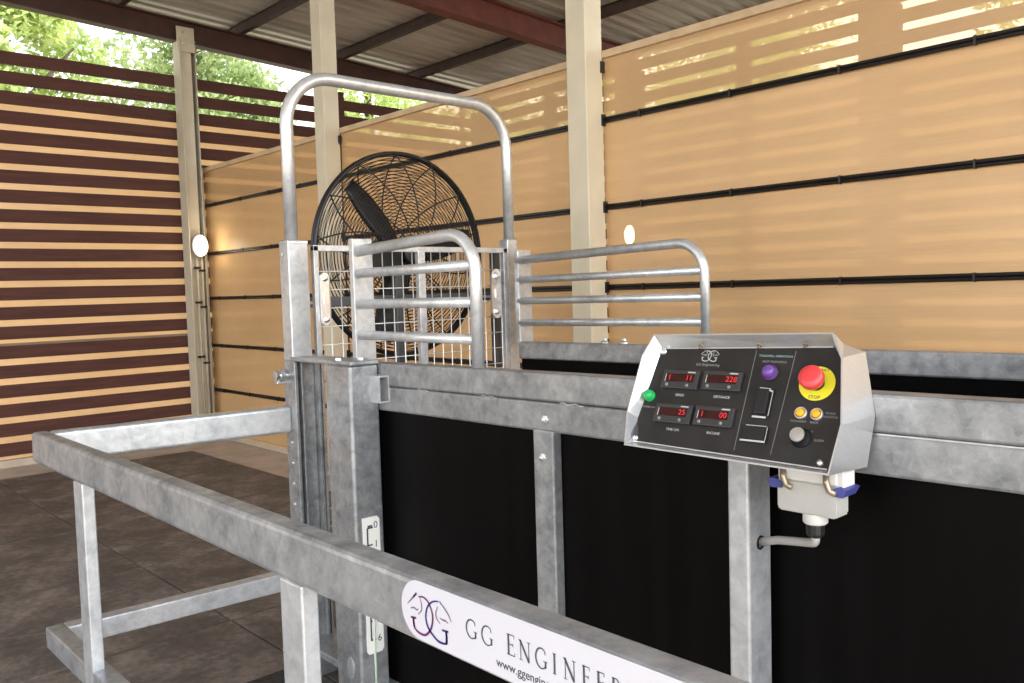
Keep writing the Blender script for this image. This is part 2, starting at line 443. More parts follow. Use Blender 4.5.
# shade curtains
BZ = [2.627, 2.091, 1.592, 1.063, .56]
def curtain(x0, x1, label, yoff=0):
    c = thing('shade_curtain', label, 'curtain', ((x0+x1)/2, CY, 0), 'tan shade curtains along the side')
    def sheet(z0, z1, seed):
        bm = bmesh.new(); nx = max(6, int((x1-x0)/.25)); nz = 6; g = []
        for j in range(nz+1):
            z = z0+(z1-z0)*j/nz
            g.append([bm.verts.new((x0+(x1-x0)*i/nx, CY+.012+.010*math.sin(PI*j/nz)*math.sin(i*.45+seed), z)) for i in range(nx+1)])
        for a, b in zip(g, g[1:]):
            for i in range(nx):
                f = bm.faces.new((a[i], a[i+1], b[i+1], b[i])); f.smooth = True
        return bm
    obj('upper_fabric', sheet(BZ[0], 3.02, .3), 'curtain_top', c, label='top strip of tan mesh showing bright slat gaps through it')
    for k, (za, zb_) in enumerate(zip(BZ, BZ[1:]+[.07])): obj('fabric', sheet(zb_, za, k), 'curtain', c)
    for z in BZ:
        bm = bmesh.new(); tube(bm, [(x0+.01, CY-.006, z+.009), (x1-.01, CY-.006, z+.009)], .010, 10); tube(bm, [(x0+.01, CY-.006, z-.009), (x1-.01, CY-.006, z-.009)], .010, 10)
        xx = x0+.3
        while xx < x1: bm_box(bm, xx, xx+.010, CY-.019, CY+.002, z-.021, z+.021); xx += .62
        obj('batten', bm, 'batten', c)
    obj('head_rail', box(x0, x1, CY-.012, CY+.03, 3.005, 3.05, bev=.003), M['curtain_rail'], c)
    obj('bracket', boxes(*[(x, x+.02, CY-.026, CY+.005, z-.035, z+.035) for z in BZ+[2.95] for x in (x0+.005, x1-.025)]), 'batten', c)
    obj('bottom_bar', box(x0, x1, CY-.008, CY+.02, .045, .08), M['curtain_rail'], c)
M['curtain_rail'] = simple('tan_rail', (.52, .38, .23), .55)
curtain(-9.495, -6.74, 'tan mesh shade curtain left of the galvanised arch, nearest the slatted wall')
curtain(-6.615, -3.705, 'tan mesh shade curtain behind the fan, between two cream columns')
curtain(-3.575, 2.6, 'widest tan mesh shade curtain, behind the control console')
struct('baseboard_back', box(-9.4, 2.8, 4.16, 4.30, 0, .045), 'concrete')

# corner lamp with conduits
lamp = thing('bulkhead_lamp', 'lit oval bulkhead lamp on the beige corner column', 'lamp', (-9.27, 3.955, 2.17))
LM = Matrix.Translation((-9.285, 3.955, 2.17)) @ Matrix.Rotation(PI/2, 4, 'Y')
def oval(prof, sx, sy): return lathe_bm(prof, LM @ Matrix.Diagonal((sx, sy, 1, 1)), 28)
obj('housing', oval([(0, 0), (.1, 0), (.1, .03), (.085, .034)], 1.28, .88), 'lamp_base', lamp)
obj('glass', oval([(.092, .03), (.088, .06), (.065, .085), (.03, .097), (0, .1)], 1.28, .88), 'lamp_glass', lamp)
for y, lab in ((3.93, 'beige electrical conduit under the lit lamp, left one of the pair'), (3.985, 'beige electrical conduit under the lit lamp, right one of the pair')):
    c = thing('conduit', lab, 'conduit', (-9.30, y, 0), 'conduits down the corner column')
    obj('pipe', tubes(([(-9.30, y, .02), (-9.30, y, 2.06)], .013), sides=10), 'conduit', c)
    bm = bmesh.new()
    for z in ((.95, 1.55, 1.93) if y < 3.96 else (.88, 1.50, 1.90)): bm_box(bm, -9.33, -9.282, y-.03, y+.03, z-.012, z+.012)
    obj('saddle', bm, 'batten', c)
lamp2 = thing('bulkhead_lamp', 'small lit lamp glowing through the tan curtain right of the widest column', 'lamp', (-6.7, OY-.16, 2.21))
L2 = along((0, -1, 0), (-6.70, OY-.161, 2.21)) @ Matrix.Diagonal((.75, 1.3, 1, 1))
obj('housing', lathe_bm([(0, 0), (.1, 0), (.1, .03), (.085, .034)], L2, 24), 'lamp_base', lamp2)
obj('glass', lathe_bm([(.092, .03), (.088, .06), (.065, .085), (.03, .097), (0, .1)], L2, 24), simple('bright_lit_glass', (.9, .88, .8), .3, emit=(1., .9, .7), es=22.), lamp2)

# ------------------------------------------------------------------ treadmill body
def inc(x): return .0085*(x+2.68)
def inclined(bm):
    for v in bm.verts: v.co.z += inc(v.co.x)
    return bm
TX0, TX1 = -2.80, 1.25
tm = thing('horse_treadmill', 'long black-sided horse treadmill with galvanised side rails, behind the control console', 'treadmill', (TX0, 2.35, 0))
def long_box(x0, x1, y0, y1, z0, z1, bev=.008):
    bm = bmesh.new(); bm_box(bm, x0, x1, y0, y1, z0, z1, bev=bev); return inclined(bm)
obj('upper_side_rail', long_box(TX0, TX1, 1.81, 1.875, 1.252, 1.338), 'galv_rail', tm)
obj('lower_side_rail', long_box(TX0, TX1, 1.808, 1.868, 1.160, 1.2505), 'galv_rail', tm)
bm = bmesh.new(); random.seed(3)
x = -2.45
while x < -.95:
    w = random.uniform(.05, .12); ribbon(bm, [(x+w*i/6, 1.2515+inc(x)+.003*math.sin(i*2)) for i in range(7)], .0035, Matrix(((1, 0, 0, 0), (0, 0, -1, 1.8075), (0, 1, 0, 0), (0, 0, 0, 1))), .0008, .003)
    x += random.uniform(.28, .40)
ribbon(bm, [(-.92+.1*i, 1.2512+inc(-.92+.1*i)) for i in range(22)], .0035, Matrix(((1, 0, 0, 0), (0, 0, -1, 1.8075), (0, 1, 0, 0), (0, 0, 0, 1))), .0008)
obj('stitch_weld', bm, 'zinc', tm)
obj('side_panel', long_box(TX0, TX1, 1.832, 1.850, .10, 1.162, .001), 'black_panel', tm)
obj('upper_side_rail', long_box(-3.05, TX1, 2.865, 2.925, 1.262, 1.345), 'galv', tm)
obj('side_panel', long_box(-3.05, TX1, 2.885, 2.905, .10, 1.263, .001), 'black_panel', tm)
obj('running_belt', long_box(-2.9, TX1, 1.875, 2.86, .40, .46, .01), 'belt', tm)
obj('base_frame', boxes((TX0, TX1, 1.80, 1.88, .017, .11, .006), (-3.05, TX1, 2.85, 2.93, .017, .11, .006), (-2.60, -2.5, 1.86, 2.87, .02, .10, .004), (.9, 1.0, 1.86, 2.87, .02, .10, .004)), 'galv', tm)
def mid_post(x0):
    bm = bmesh.new(); bm_box(bm, x0, x0+.084, 1.794, 1.832, .10, 1.168+inc(x0), bev=.005)
    p = obj('side_post', bm, 'galv', tm)
    b = bmesh.new()
    for z, y in ((1.198, 1.808), (1.085, 1.794)):
        lathe(b, [(.014, 0), (.014, .003), (.009, .004), (.009, .010), (.005, .011), (.005, .015), (0, .016)], along((0, -1, 0), (x0+.042, y, z+inc(x0))), 6, False)
    obj('bolt', b, 'zinc', p)
mid_post(-1.857); mid_post(-.30)
for x in (-2.52, -2.41):
    obj('rail_bolt', lathe_bm([(.018, 0), (.018, .006), (.012, .012), (.008, .022), (0, .024)], along((0, 0, 1), (x, 2.895, 1.346+inc(x))), 8, False), 'zinc', tm)

# far barrier
def barrier(name, label, x_pl, y, xr, z_bars, z_top, zr0, yw, r):
    b = thing(name, label, 'barrier', (x_pl, y, zr0))
    obj('mounting_plate', box(x_pl-.014, x_pl+.014, y-.045+yw, y+.045+yw, zr0-.02, z_top+.03, bev=.003), 'galv_light', b)
    pts = fillet([(x_pl, y, z_top-.02), (xr-.0, y, z_top+.012), (xr, y, zr0-.002)], .13, 10)
    obj('hoop', tubes((pts, r)), 'galv_tube', b)
    for z0, z1 in z_bars:
        obj('bar', tubes(([(x_pl, y, z0), (xr, y, z1)], r*.86)), 'galv_tube', b)
    return b
barrier('barrier_rail', 'galvanised four-bar barrier on the far side rail, behind the console', -3.06, 2.89, -1.985,
        [(1.642, 1.651), (1.540, 1.546), (1.434, 1.446)], 1.757, 1.351, .03, .020)
barrier('barrier_rail', 'galvanised four-bar barrier on the near side rail, in front of the fan', -2.87, 1.845, -2.16,
        [(1.677, 1.683), (1.558, 1.560), (1.437, 1.436)], 1.782, 1.345, .02, .021)

# ------------------------------------------------------------------ entry gate: posts, arch, mesh panel
gt = thing('entry_gate', 'galvanised entry gate with tall tubular arch and wire mesh panel at the treadmill end', 'gate', (-3.17, 2.33, 0))
p = obj('gate_post', boxes((-3.213, -3.14, 1.70, 1.79, 1.336, 1.815, .004), (-3.214, -3.139, 1.699, 1.791, 1.806, 1.820, .002)), 'galv_light', gt)
obj('post_bolt', lathe_bm([(.012, 0), (.012, .006), (0, .008)], along((0, -1, 0), (-3.185, 1.70, 1.765)), 6, False), 'zinc', p)
obj('gate_post', boxes((-3.20, -3.14, 2.895, 2.96, .017, 1.845, .004)), 'galv_light', gt)
obj('arch', tubes((fillet([(-3.172, 1.735, 1.815), (-3.172, 1.735, 2.492), (-3.172, 2.937, 2.492), (-3.172, 2.937, 1.845)], .21, 14), .0265), sides=20), 'galv_tube', gt)
# lift channel under the near post
obj('lift_channel', boxes((-3.215, -3.125, 1.698, 1.712, .18, 1.336, .002), (-3.215, -3.195, 1.712, 1.80, .18, 1.336), (-3.16, -3.125, 1.727, 1.737, .18, 1.336, .002),
    (-3.215, -3.125, 1.800, 1.812, .18, 1.336, .002), (-3.215, -3.13, 1.822, 1.834, .18, 1.336, .002), (-3.215, -3.195, 1.812, 1.822, .18, 1.336)), 'galv', gt)
obj('channel_web', box(-3.19, -3.15, 1.738, 1.798, .18, 1.336), 'galv', gt)
bm = bmesh.new()
for z in [1.0-.085*i for i in range(9)]: lathe(bm, [(.007, 0), (.007, .004), (0, .006)], along((0, -1, 0), (-3.17, 1.698, z)), 8, False)
obj('channel_bolt', bm, 'zinc', gt)
obj('channel_foot', boxes((-3.22, -2.87, 1.69, 1.86, .15, .18, .003), (-3.22, -3.12, 1.69, 1.86, .017, .15, .003)), 'galv', gt)
lp = obj('latch_pin', lathe_bm([(.012, 0), (.012, .02), (.026, .02), (.026, .034), (.016, .036), (.016, .05), (.024, .05), (.024, .058), (0, .06)], along((0, -1, 0), (-3.19, 1.70, 1.275)), 12, False), 'zinc', gt)
obj('latch_tab', box(-3.235, -3.205, 1.66, 1.70, 1.24, 1.262, bev=.003), 'zinc', lp)
# mesh panel
mp_ = obj('panel_frame', boxes((-3.165, -3.14, 1.815, 1.838, .55, 1.80, .002), (-3.165, -3.14, 2.868, 2.892, .55, 1.80, .002), (-3.165, -3.14, 1.815, 2.892, 1.778, 1.803, .002), (-3.165, -3.14, 1.815, 2.892, .55, .575, .002), (-3.165, -3.138, 2.345, 2.383, .55, 1.79, .002)), 'galv_light', gt)
bm = bmesh.new()
y = 1.838+.052
while y < 2.86:
    if abs(y-2.364) > .03: tube(bm, [(-3.150, y, .56), (-3.150, y, 1.79)], .0026, 6)
    y += .0535
z = 1.695
while z > .6:
    tube(bm, [(-3.154, 1.82, z), (-3.154, 2.885, z)], .0026, 6); z -= .0765
obj('wire_mesh', bm, 'wire', mp_)

# sleeve post with indicator
sl = thing('lift_post', 'broad galvanised box post with white incline scale, left end of the treadmill side', 'post', (-2.776, 1.745, 0))
obj('box_section', box(-2.863, -2.69, 1.68, 1.806, .017, 1.336, bev=.011, seg=3), 'galv', sl)
obj('cap_plate', box(-3.135, -2.684, 1.682, 1.806, 1.3365, 1.352, bev=.004), 'galv', sl)
bm = bmesh.new()
for x, y in ((-2.80, 1.705), (-2.74, 1.765)): lathe(bm, [(.014, 0), (.014, .008), (0, .011)], along((0, 0, 1), (x, y, 1.352)), 8, False)
obj('cap_bolt', bm, 'zinc', sl)
st = bmesh.new()
for a in ((-2.69, -2.625, 1.762, 1.767, 1.196, 1.296), (-2.69, -2.625, 1.803, 1.808, 1.196, 1.296), (-2.69, -2.625, 1.767, 1.803, 1.196, 1.202), (-2.69, -2.625, 1.767, 1.803, 1.290, 1.296)): bm_box(st, *a)
obj('stub_tube', st, 'galv_light', sl, label='short open square tube stub')
sc = bmesh.new()
prism(sc, [(1.708, .262), (1.716, .250), (1.772, .250), (1.782, .262), (1.782, .755), (1.772, .768), (1.708, .768)], lambda y, z: Vector((-2.6895, y, z)), lambda y, z: Vector((-2.686, y, z)))
scp = obj('incline_scale', sc, 'scale_white', sl, label='white scale plate marked 0 to 6')
SM = Matrix(((0, 0, 1, -2.686), (1, 0, 0, 0), (0, 1, 0, 0), (0, 0, 0, 1)))
bm = bmesh.new()
for i in range(7):
    z = .735-.072*i
    merge(bm, text_bm(str(i), .038, SM @ Matrix.Translation((1.764, z, .001))))
    ribbon(bm, [(1.728, z), (1.748, z)], .006, SM, .001)
ribbon(bm, [(1.727, .728), (1.727, .30)], .007, SM, .001); ribbon(bm, [(1.727, .728), (1.752, .728)], .007, SM, .001)
obj('scale_marking', bm, 'ink', scp)
obj('pointer_rod', tubes(([(-2.682, 1.738, .62), (-2.682, 1.738, .02)], .005), sides=8), 'pale_rod', sl)
obj('slot_cover', lathe_bm([(.022, 0), (.022, .004), (0, .006)], along((0, -1, 0), (-2.76, 1.68, .19)) @ Matrix.Diagonal((1, 1.9, 1, 1)), 24, False), 'galv_light', sl)
tag(obj('drain_mat', box(-3.27, -2.9, 1.35, 1.66, .0165, .03), simple('perforated_rubber', (.02, .02, .02), .7, 0, .8, 40)), 'black perforated rubber pad at the foot of the gate', 'floor mat')

# ------------------------------------------------------------------ handrail frame
hr = thing('handrail', 'galvanised box-tube handrail in the foreground with white name sticker', 'handrail', (-3.3, .81, 0))
HX1 = .62
bm = bmesh.new(); bm_box(bm, -3.345, HX1, .787, .842, 1.042, 1.148, bev=.013, seg=3)
obj('top_rail', bm, 'galv', hr)
def skew_box(x0a, x1a, x0b, x1b, y0, y1, z0, z1, bev):
    bm = bmesh.new(); bm_box(bm, 0, 1, y0, y1, z0, z1, bev=0)
    for v in bm.verts:
        t = (v.co.y-y0)/(y1-y0); xa = x0a+(x1a-x0a)*v.co.x; xb = x0b+(x1b-x0b)*v.co.x; v.co.x = xa+(xb-xa)*t
    bmesh.ops.bevel(bm, geom=list(bm.edges), offset=bev, segments=3, affect='EDGES', profile=.5)
    return bm
obj('return_rail', skew_box(-3.335, -3.272, -3.235, -3.165, .84, 1.70, 1.042, 1.148, .012), 'galv_light', hr)
ws = bmesh.new(); ribbon(ws, [(1.0, 1.094), (1.69, 1.094)], .003, Matrix(((.08, 0, 1, -3.255), (1, 0, 0, 0), (0, 1, 0, 0), (0, 0, 0, 1))), .0008)
lo = [box(-3.312, HX1, .787, .845, .385, .459, bev=.005)]
obj('lower_rail', lo[0], 'galv', hr)
ws.free()
obj('lower_return_rail', skew_box(-3.312, -3.252, -3.262, -3.20, .845, 1.70, .385, .459, .005), 'galv_light', hr)
for x in (-2.878, -1.546, -.21):
    pz = obj('post', box(x, x+.086, .786, .823, .02, 1.045, bev=.004), 'galv_light', hr)
    obj('foot', box(x-.04, x+.126, .755, .86, .0165, .022), 'galv', pz)
# sticker
SKM = Matrix(((1, 0, 0, 0), (0, 0, -1, .787), (0, 1, 0, 0), (0, 0, 0, 1)))   # local (x, z, out)
poly = []
zc, hh = 1.098, .0475
for k in range(17):
    a = PI/2+PI*k/16; poly.append((-1.082+.048*math.cos(a), zc+hh*math.sin(a)))
for k in range(17):
    a = -PI/2+PI*k/16; poly.append((.20+.048*math.cos(a), zc+hh*math.sin(a)))
bm = bmesh.new(); prism(bm, poly, lambda x, z: Vector((x, .7872, z)), lambda x, z: Vector((x, .7861, z)))
stk = obj('name_sticker', bm, 'sticker', hr, label='long white rounded sticker with horse emblem and lettering')
LG = {'purple': [[(-1.0822, 1.12), (-1.0698, 1.1225), (-1.0566, 1.1171), (-1.0485, 1.1034), (-1.0477, 1.0906), (-1.053, 1.0761), (-1.0673, 1.0628), (-1.0841, 1.0618), (-1.0962, 1.0671), (-1.0979, 1.0752), (-1.0984, 1.0817)], [(-1.1047, 1.082), (-1.0905, 1.0838)]],
'blue': [[(-1.0311, 1.1253), (-1.0445, 1.122), (-1.0568, 1.1133), (-1.0635, 1.1013), (-1.0648, 1.0897), (-1.0604, 1.0778), (-1.0504, 1.0694), (-1.0361, 1.0623), (-1.023, 1.062), (-1.0143, 1.0649), (-1.0138, 1.0742), (-1.0147, 1.083)], [(-1.0248, 1.0824), (-1.009, 1.0837)]],
'pg': [[(-1.0881, 1.1242), (-1.0963, 1.1165), (-1.1129, 1.1019)], [(-1.0896, 1.1258), (-1.0867, 1.1227)], [(-1.1054, 1.0961), (-1.0958, 1.0994), (-1.0881, 1.0977), (-1.0833, 1.1009)], [(-1.0792, 1.1189), (-1.0752, 1.1096), (-1.0757, 1.1), (-1.0855, 1.0909)]],
'bg': [[(-1.0268, 1.1246), (-1.0199, 1.12), (-1.0076, 1.1104), (-1.0011, 1.1004)], [(-1.0282, 1.1266), (-1.0255, 1.1222)], [(-1.033, 1.1175), (-1.0389, 1.1059), (-1.0371, 1.0971), (-1.0287, 1.0911)], [(-1.0296, 1.1), (-1.0211, 1.0987), (-1.0153, 1.0993), (-1.0083, 1.0966)]]}
OUT = .0016
for key, mat, w, w1 in (('purple', 'ink_purple', .0042, .0022), ('blue', 'ink_blue', .0042, .0022), ('pg', 'ink_soft', .0028, .001), ('bg', 'ink_soft', .0028, .001)):
    bm = bmesh.new()
    for s in LG[key]: ribbon(bm, smooth_pts(s), w, SKM, OUT, w1 if len(s) > 2 else w*.8)
    if key == 'purple': ribbon(bm, [(-1.0984, 1.0825), (-1.0978, 1.0745), (-1.0955, 1.068)], .0048, SKM, OUT)
    if key == 'blue': ribbon(bm, [(-1.0147, 1.083), (-1.0140, 1.0740), (-1.0146, 1.063)], .0050, SKM, OUT)
    if key == 'pg': ribbon(bm, [(-1.0881, 1.1242), (-1.0965, 1.1165)], .0035, SKM, OUT)
    obj('emblem', bm, mat, stk)
# hand-cut serif capitals; unit height letters
TH, TK, SF = .045, .12, .035
def arc(cx, cy, rx, ry, a0, a1, n=14): return [(cx+rx*math.cos(math.radians(a0+(a1-a0)*i/n)), cy+ry*math.sin(math.radians(a0+(a1-a0)*i/n))) for i in range(n+1)]
GLYPH = {
 'G': (.80, [(arc(.42, .5, .38, .49, 48, 300, 18), .10, .05), ([(.66, .88), (.68, .72)], .05, None), ([(.70, .40), (.70, .08)], .11, None), ([(.55, .40), (.83, .40)], SF, None), (arc(.42, .5, .38, .49, 296, 320, 4), .06, None)]),
 'E': (.60, [([(.13, 0), (.13, 1)], TK, None), ([(.02, .98), (.56, .98)], TH, None), ([(.02, .02), (.58, .02)], TH, None), ([(.13, .52), (.46, .52)], TH, None), ([(.55, 1.0), (.55, .84)], SF, None), ([(.57, 0), (.58, .17)], SF, None), ([(.46, .60), (.46, .44)], SF, None)]),
 'N': (.80, [([(.13, 0), (.13, 1)], .05, None), ([(.10, .99), (.68, .02)], .13, None), ([(.68, 0), (.68, 1)], .05, None), ([(.02, .02), (.25, .02)], SF, None), ([(.56, .98), (.80, .98)], SF, None), ([(0, .98), (.16, .98)], SF, None)]),
 'I': (.28, [([(.14, 0), (.14, 1)], TK, None), ([(.02, .98), (.26, .98)], SF, None), ([(.02, .02), (.26, .02)], SF, None)]),
 'R': (.66, [([(.13, 0), (.13, 1)], TK, None), ([(.02, .98), (.30, .98)], SF, None), ([(.02, .02), (.25, .02)], SF, None), (arc(.28, .74, .24, .24, 90, -90, 12), .08, .05), ([(.13, .50), (.28, .50)], .05, None), ([(.28, .50), (.62, .02)], .10, None), ([(.52, .02), (.70, .02)], SF, None)]),
}
bm = bmesh.new()
for ch, x, wd_ in (('G', -.967, .025), ('G', -.932, .025), ('E', -.8774, .0165), ('N', -.853, .0236), ('G', -.8205, .0225), ('I', -.7878, .0075), ('N', -.768, .0225),
                   ('E', -.7344, .0135), ('E', -.7097, .0135), ('R', -.685, .0150), ('I', -.661, .0075), ('N', -.645, .0225), ('G', -.612, .0225)):
    gw, strokes = GLYPH[ch]; h = .0285 if ch != 'E' or x > -.8 else .0300; sx = wd_/gw
    for pts, wd, w1 in strokes: ribbon(bm, [(x+px*sx, 1.0892+pz_*h) for px, pz_ in pts], wd*h, SKM, OUT, w1*h if w1 else None)
merge(bm, text_bm('www.ggengineering', .0185, SKM @ Matrix.Translation((-.901, 1.0705, .0012)), 'LEFT'))
obj('lettering', bm, 'ink', stk)

# ------------------------------------------------------------------ control console
cyaw, ctil = math.radians(5), math.radians(28)
ax = Vector((math.cos(cyaw), math.sin(cyaw), 0)); n0 = Vector((math.sin(cyaw), -math.cos(cyaw), 0))
nn = n0*math.cos(ctil)+Vector((0, 0, 1))*math.sin(ctil); upv = -n0*math.sin(ctil)+Vector((0, 0, 1))*math.cos(ctil)
CM = Matrix((ax, upv, nn)).transposed().to_4x4(); CM.translation = Vector((-1.068, 1.65, 1.343))
cn = thing('control_console', 'steel control console with black face and red stop button, on its own post', 'control panel', mtx=CM)
FO = [(-.225, .139), (.212, .150), (.242, .093), (.266, -.051), (.259, -.157), (-.226, -.145), (-.243, -.064), (-.243, .085)]     # front rim
BO = [(-.215, .150, -.04), (.205, .160, -.05), (.242, .156, -.082), (.266, .031, -.136), (.259, -.077, -.160), (-.226, -.070, -.155), (-.243, .02, -.13), (-.243, .14, -.08)]
PO = [(-.211, .1155), (.208, .130), (.236, .091), (.259, -.050), (.243, -.139), (-.232, -.126), (-.2285, -.066), (-.219, .02)]   # face outline
bm = bmesh.new(); rn = .03
cen = Vector((0, 0))
vo = [bm.verts.new((u, v, rn)) for u, v in FO]
vi = [bm.verts.new((u*.988, v*.975, rn)) for u, v in FO]
vp = [bm.verts.new((u, v, -.002)) for u, v in PO]
vb = [bm.verts.new(q) for q in BO]
for i in range(8):
    j = (i+1) % 8
    bm.faces.new((vo[i], vi[i], vi[j], vo[j])); bm.faces.new((vi[i], vp[i], vp[j], vi[j])); bm.faces.new((vo[j], vb[j], vb[i], vo[i]))
bm.faces.new(vb)
hs = obj('housing', bm, 'steel', cn)
bm = bmesh.new(); prism(bm, PO, lambda u, v: Vector((u, v, 0)), lambda u, v: Vector((u, v, -.003)))
fc = obj('face_plate', bm, 'face', cn)
bm = bmesh.new()
ribbon(bm, [(-.210, .1145), (.207, .129)], .0035, Matrix(), .002); ribbon(bm, [(-.231, -.1245), (.242, -.1375)], .003, Matrix(), .0015)
obj('face_trim', bm, 'steel', fc)
bm = bmesh.new()
for u, v in ((-.203, .106), (-.221, -.116), (.225, -.125)): lathe(bm, [(.0075, 0), (.0075, .003), (.004, .0055), (0, .006)], Matrix.Translation((u, v, 0)), 12)
obj('face_screw', bm, 'zinc', fc)
bm = bmesh.new()
for u in (-.10, .045, .15): lathe(bm, [(.006, 0), (.006, .004), (.003, .005), (.003, .010), (0, .010)], along((0, -1, .2), (u, .132+.035*(u-.2), .012)), 8, False)
obj('hood_stud', bm, 'clip', hs)
def meter(u, v, left, right, lab):
    w, h = .096, .046
    mt = obj('panel_meter', boxes((u, u+w, v-h, v, 0, .009, .002)), 'meter', cn)
    s = obj('display', box(u+.011, u+.084, v-.030, v-.010, .009, .0096), 'screen', mt)
    obj('digits', texts([(right, u+.072, v-.020, .0185, .0099), (left, u+.020, v-.020, .0185, .0099)]), 'led', s)
    bm = bmesh.new()
    for uu in (u+.016, u+.070): lathe(bm, [(.004, 0), (.004, .002), (0, .0025)], Matrix.Translation((uu, v-.038, .009)), 12)
    obj('meter_button', bm, 'print_dim', mt)
    bm = bmesh.new(); ribbon(bm, [(u+.066, v-.0055), (u+.086, v-.0055)], .003, Matrix(), .0097); ribbon(bm, [(u+.0095, v-.012), (u+.0095, v-.030)], .002, Matrix(), .0097)
    merge(bm, texts([(lab, u+.053, v-.060, .0085, .0006)]))
    obj('meter_marking', bm, 'print', mt)
meter(-.184, .058, '1', '11', 'SPEED')
meter(-.077, .060, '', '228', 'DISTANCE')
meter(-.181, -.027, '', '25', 'TIME ON')
meter(-.077, -.026, '1', '00', 'INCLINE')
def lens(name, u, v, r, mat, dome):
    b = obj(name, lathe_bm([(r*1.16, 0), (r*1.16, .004), (r, .006), (r, .011), (r*.8, .011+dome*.6), (r*.4, .011+dome*.95), (0, .011+dome)], Matrix.Translation((u, v, 0)), 24), mat, cn); return b
lens('green_indicator', -.211, -.009, .0125, 'green', .007)
lens('purple_button', .078, .064, .0155, 'purple', .010)
obj('bezel_ring', lathe_bm([(.0205, 0), (.0205, .003), (.0175, .004)], Matrix.Translation((.078, .064, 0)), 24), 'black_metal', cn)
es = obj('stop_plate', lathe_bm([(.0385, 0), (.0385, .0018), (0, .0019)], Matrix.Translation((.187, .045, 0)), 40, False), 'yellow', cn, label='round yellow emergency stop plate')
bs = obj('stop_stem', lathe_bm([(.0165, .0018), (.0165, .022), (0, .022)], Matrix.Translation((.187, .045, 0)), 28), 'black_metal', es)
obj('stop_button', lathe_bm([(.0165, .022), (.0245, .024), (.0258, .028), (.0258, .040), (.0238, .0435), (.013, .0455), (0, .0458)], Matrix.Translation((.187, .045, 0)), 32), 'red', es, label='red mushroom stop button')
obj('stop_lettering', texts([('STOP', .187, .0135, .0105, .0023), ('EMERGENCY', .187, .0755, .0075, .0023)]), 'ink', es)
for u in (.165, .199):
    rg = obj('push_button', lathe_bm([(.0135, 0), (.0135, .003), (.0125, .005), (.0105, .005), (.0105, .002), (0, .002)], Matrix.Translation((u, -.023, 0)), 24), 'steel', cn)
    obj('button_cap', lathe_bm([(.0088, .002), (.0088, .008), (.007, .0095), (0, .010)], Matrix.Translation((u, -.023, 0)), 20), 'amber', rg)
kb = obj('control_knob', lathe_bm([(.0215, 0), (.0215, .004), (.0175, .006), (.016, .022)], Matrix.Translation((.176, -.077, 0)), 28), 'black_metal', cn)
obj('knob_cap', lathe_bm([(.016, .022), (.0150, .0245), (0, .025)], Matrix.Translation((.176, -.077, 0)), 28, False), 'zinc', kb)
# rocker switch and socket
sw = obj('rocker_switch', boxes((.058, .098, -.042, .028, 0, .004, .001), (.063, .091, -.034, .022, .004, .011, .003)), 'black_metal', cn)
bm = bmesh.new(); ribbon(bm, [(.060, -.0400), (.092, -.0405)], .0045, Matrix(), .0045); ribbon(bm, [(.096, .022), (.096, -.036)], .0016, Matrix(), .0045); ribbon(bm, [(.064, .027), (.09, .026)], .0016, Matrix(), .0045); ribbon(bm, [(.090, .021), (.098, .017)], .004, Matrix(), .0112)
obj('switch_edge', bm, 'print', sw)
so = obj('socket_cover', boxes((.044, .103, -.097, -.060, 0, .006, .0015), (.050, .097, -.091, -.064, .006, .008, .001)), 'black_metal', cn)
bm = bmesh.new(); ribbon(bm, [(.045, -.0955), (.102, -.0955)], .004, Matrix(), .0065); ribbon(bm, [(.052, -.061), (.100, -.061)], .0014, Matrix(), .0065); ribbon(bm, [(.102, -.063), (.102, -.093)], .0014, Matrix(), .0065)
obj('socket_edge', bm, 'print', so)
# printed lines and words
bm = bmesh.new()
ribbon(bm, [(.035, .118), (.034, -.120)], .0012, Matrix(), .0005); ribbon(bm, [(.127, .118), (.118, -.120)], .0012, Matrix(), .0005)
merge(bm, texts([('GG Engineering', -.078, .077, .0095, .0006), ('POWER ON', -.206, -.037, .0065, .0006), ('NOT RUNNING', .083, .0905, .0078, .0006), ('FORWARD', .163, -.0415, .0068, .0006), ('BACK', .197, -.0415, .0068, .0006), ('SLOW', .214, -.079, .0075, .0006), ('HORSE', .227, -.019, .0068, .0006), ('MONITOR', .228, -.027, .0068, .0006), ('.', .197, -.056, .02, .0006)]))
obj('face_print', bm, 'print_dim', fc)
obj('face_title', texts([('TREADMILL OPERATION', .083, .104, .0072, .0006)]), 'print_teal', fc)
bm = bmesh.new()
for key in LG:
    for s in LG[key]:
        q = [((px+1.0560)*.42-.078, (pz_-1.094)*.42+.1000) for px, pz_ in s]
        ribbon(bm, smooth_pts(q), .0021 if key in ('purple', 'blue') else .0012, Matrix(), .0006)
obj('face_emblem', bm, 'print', fc)
# post (world coordinates converted to console space)
CMi = CM.inverted()
def cobj(name, bm, mat, parent=cn, label=None):
    bm.transform(CMi); return obj(name, bm, mat, parent, label=label)
ps = cobj('support_post', box(-1.120, -1.064, 1.708, 1.805, .0, 1.212, bev=.006), 'galv_light')
cobj('cable_hole', lathe_bm([(.017, 0), (.017, .002), (.011, .002), (.011, .0005), (0, .0005)], along((1, 0, 0), (-1.0645, 1.757, .992)), 20, False), 'black_metal', ps)
cobj('mounting_bracket', box(-1.12, -1.064, 1.66, 1.80, 1.200, 1.214), 'galv')

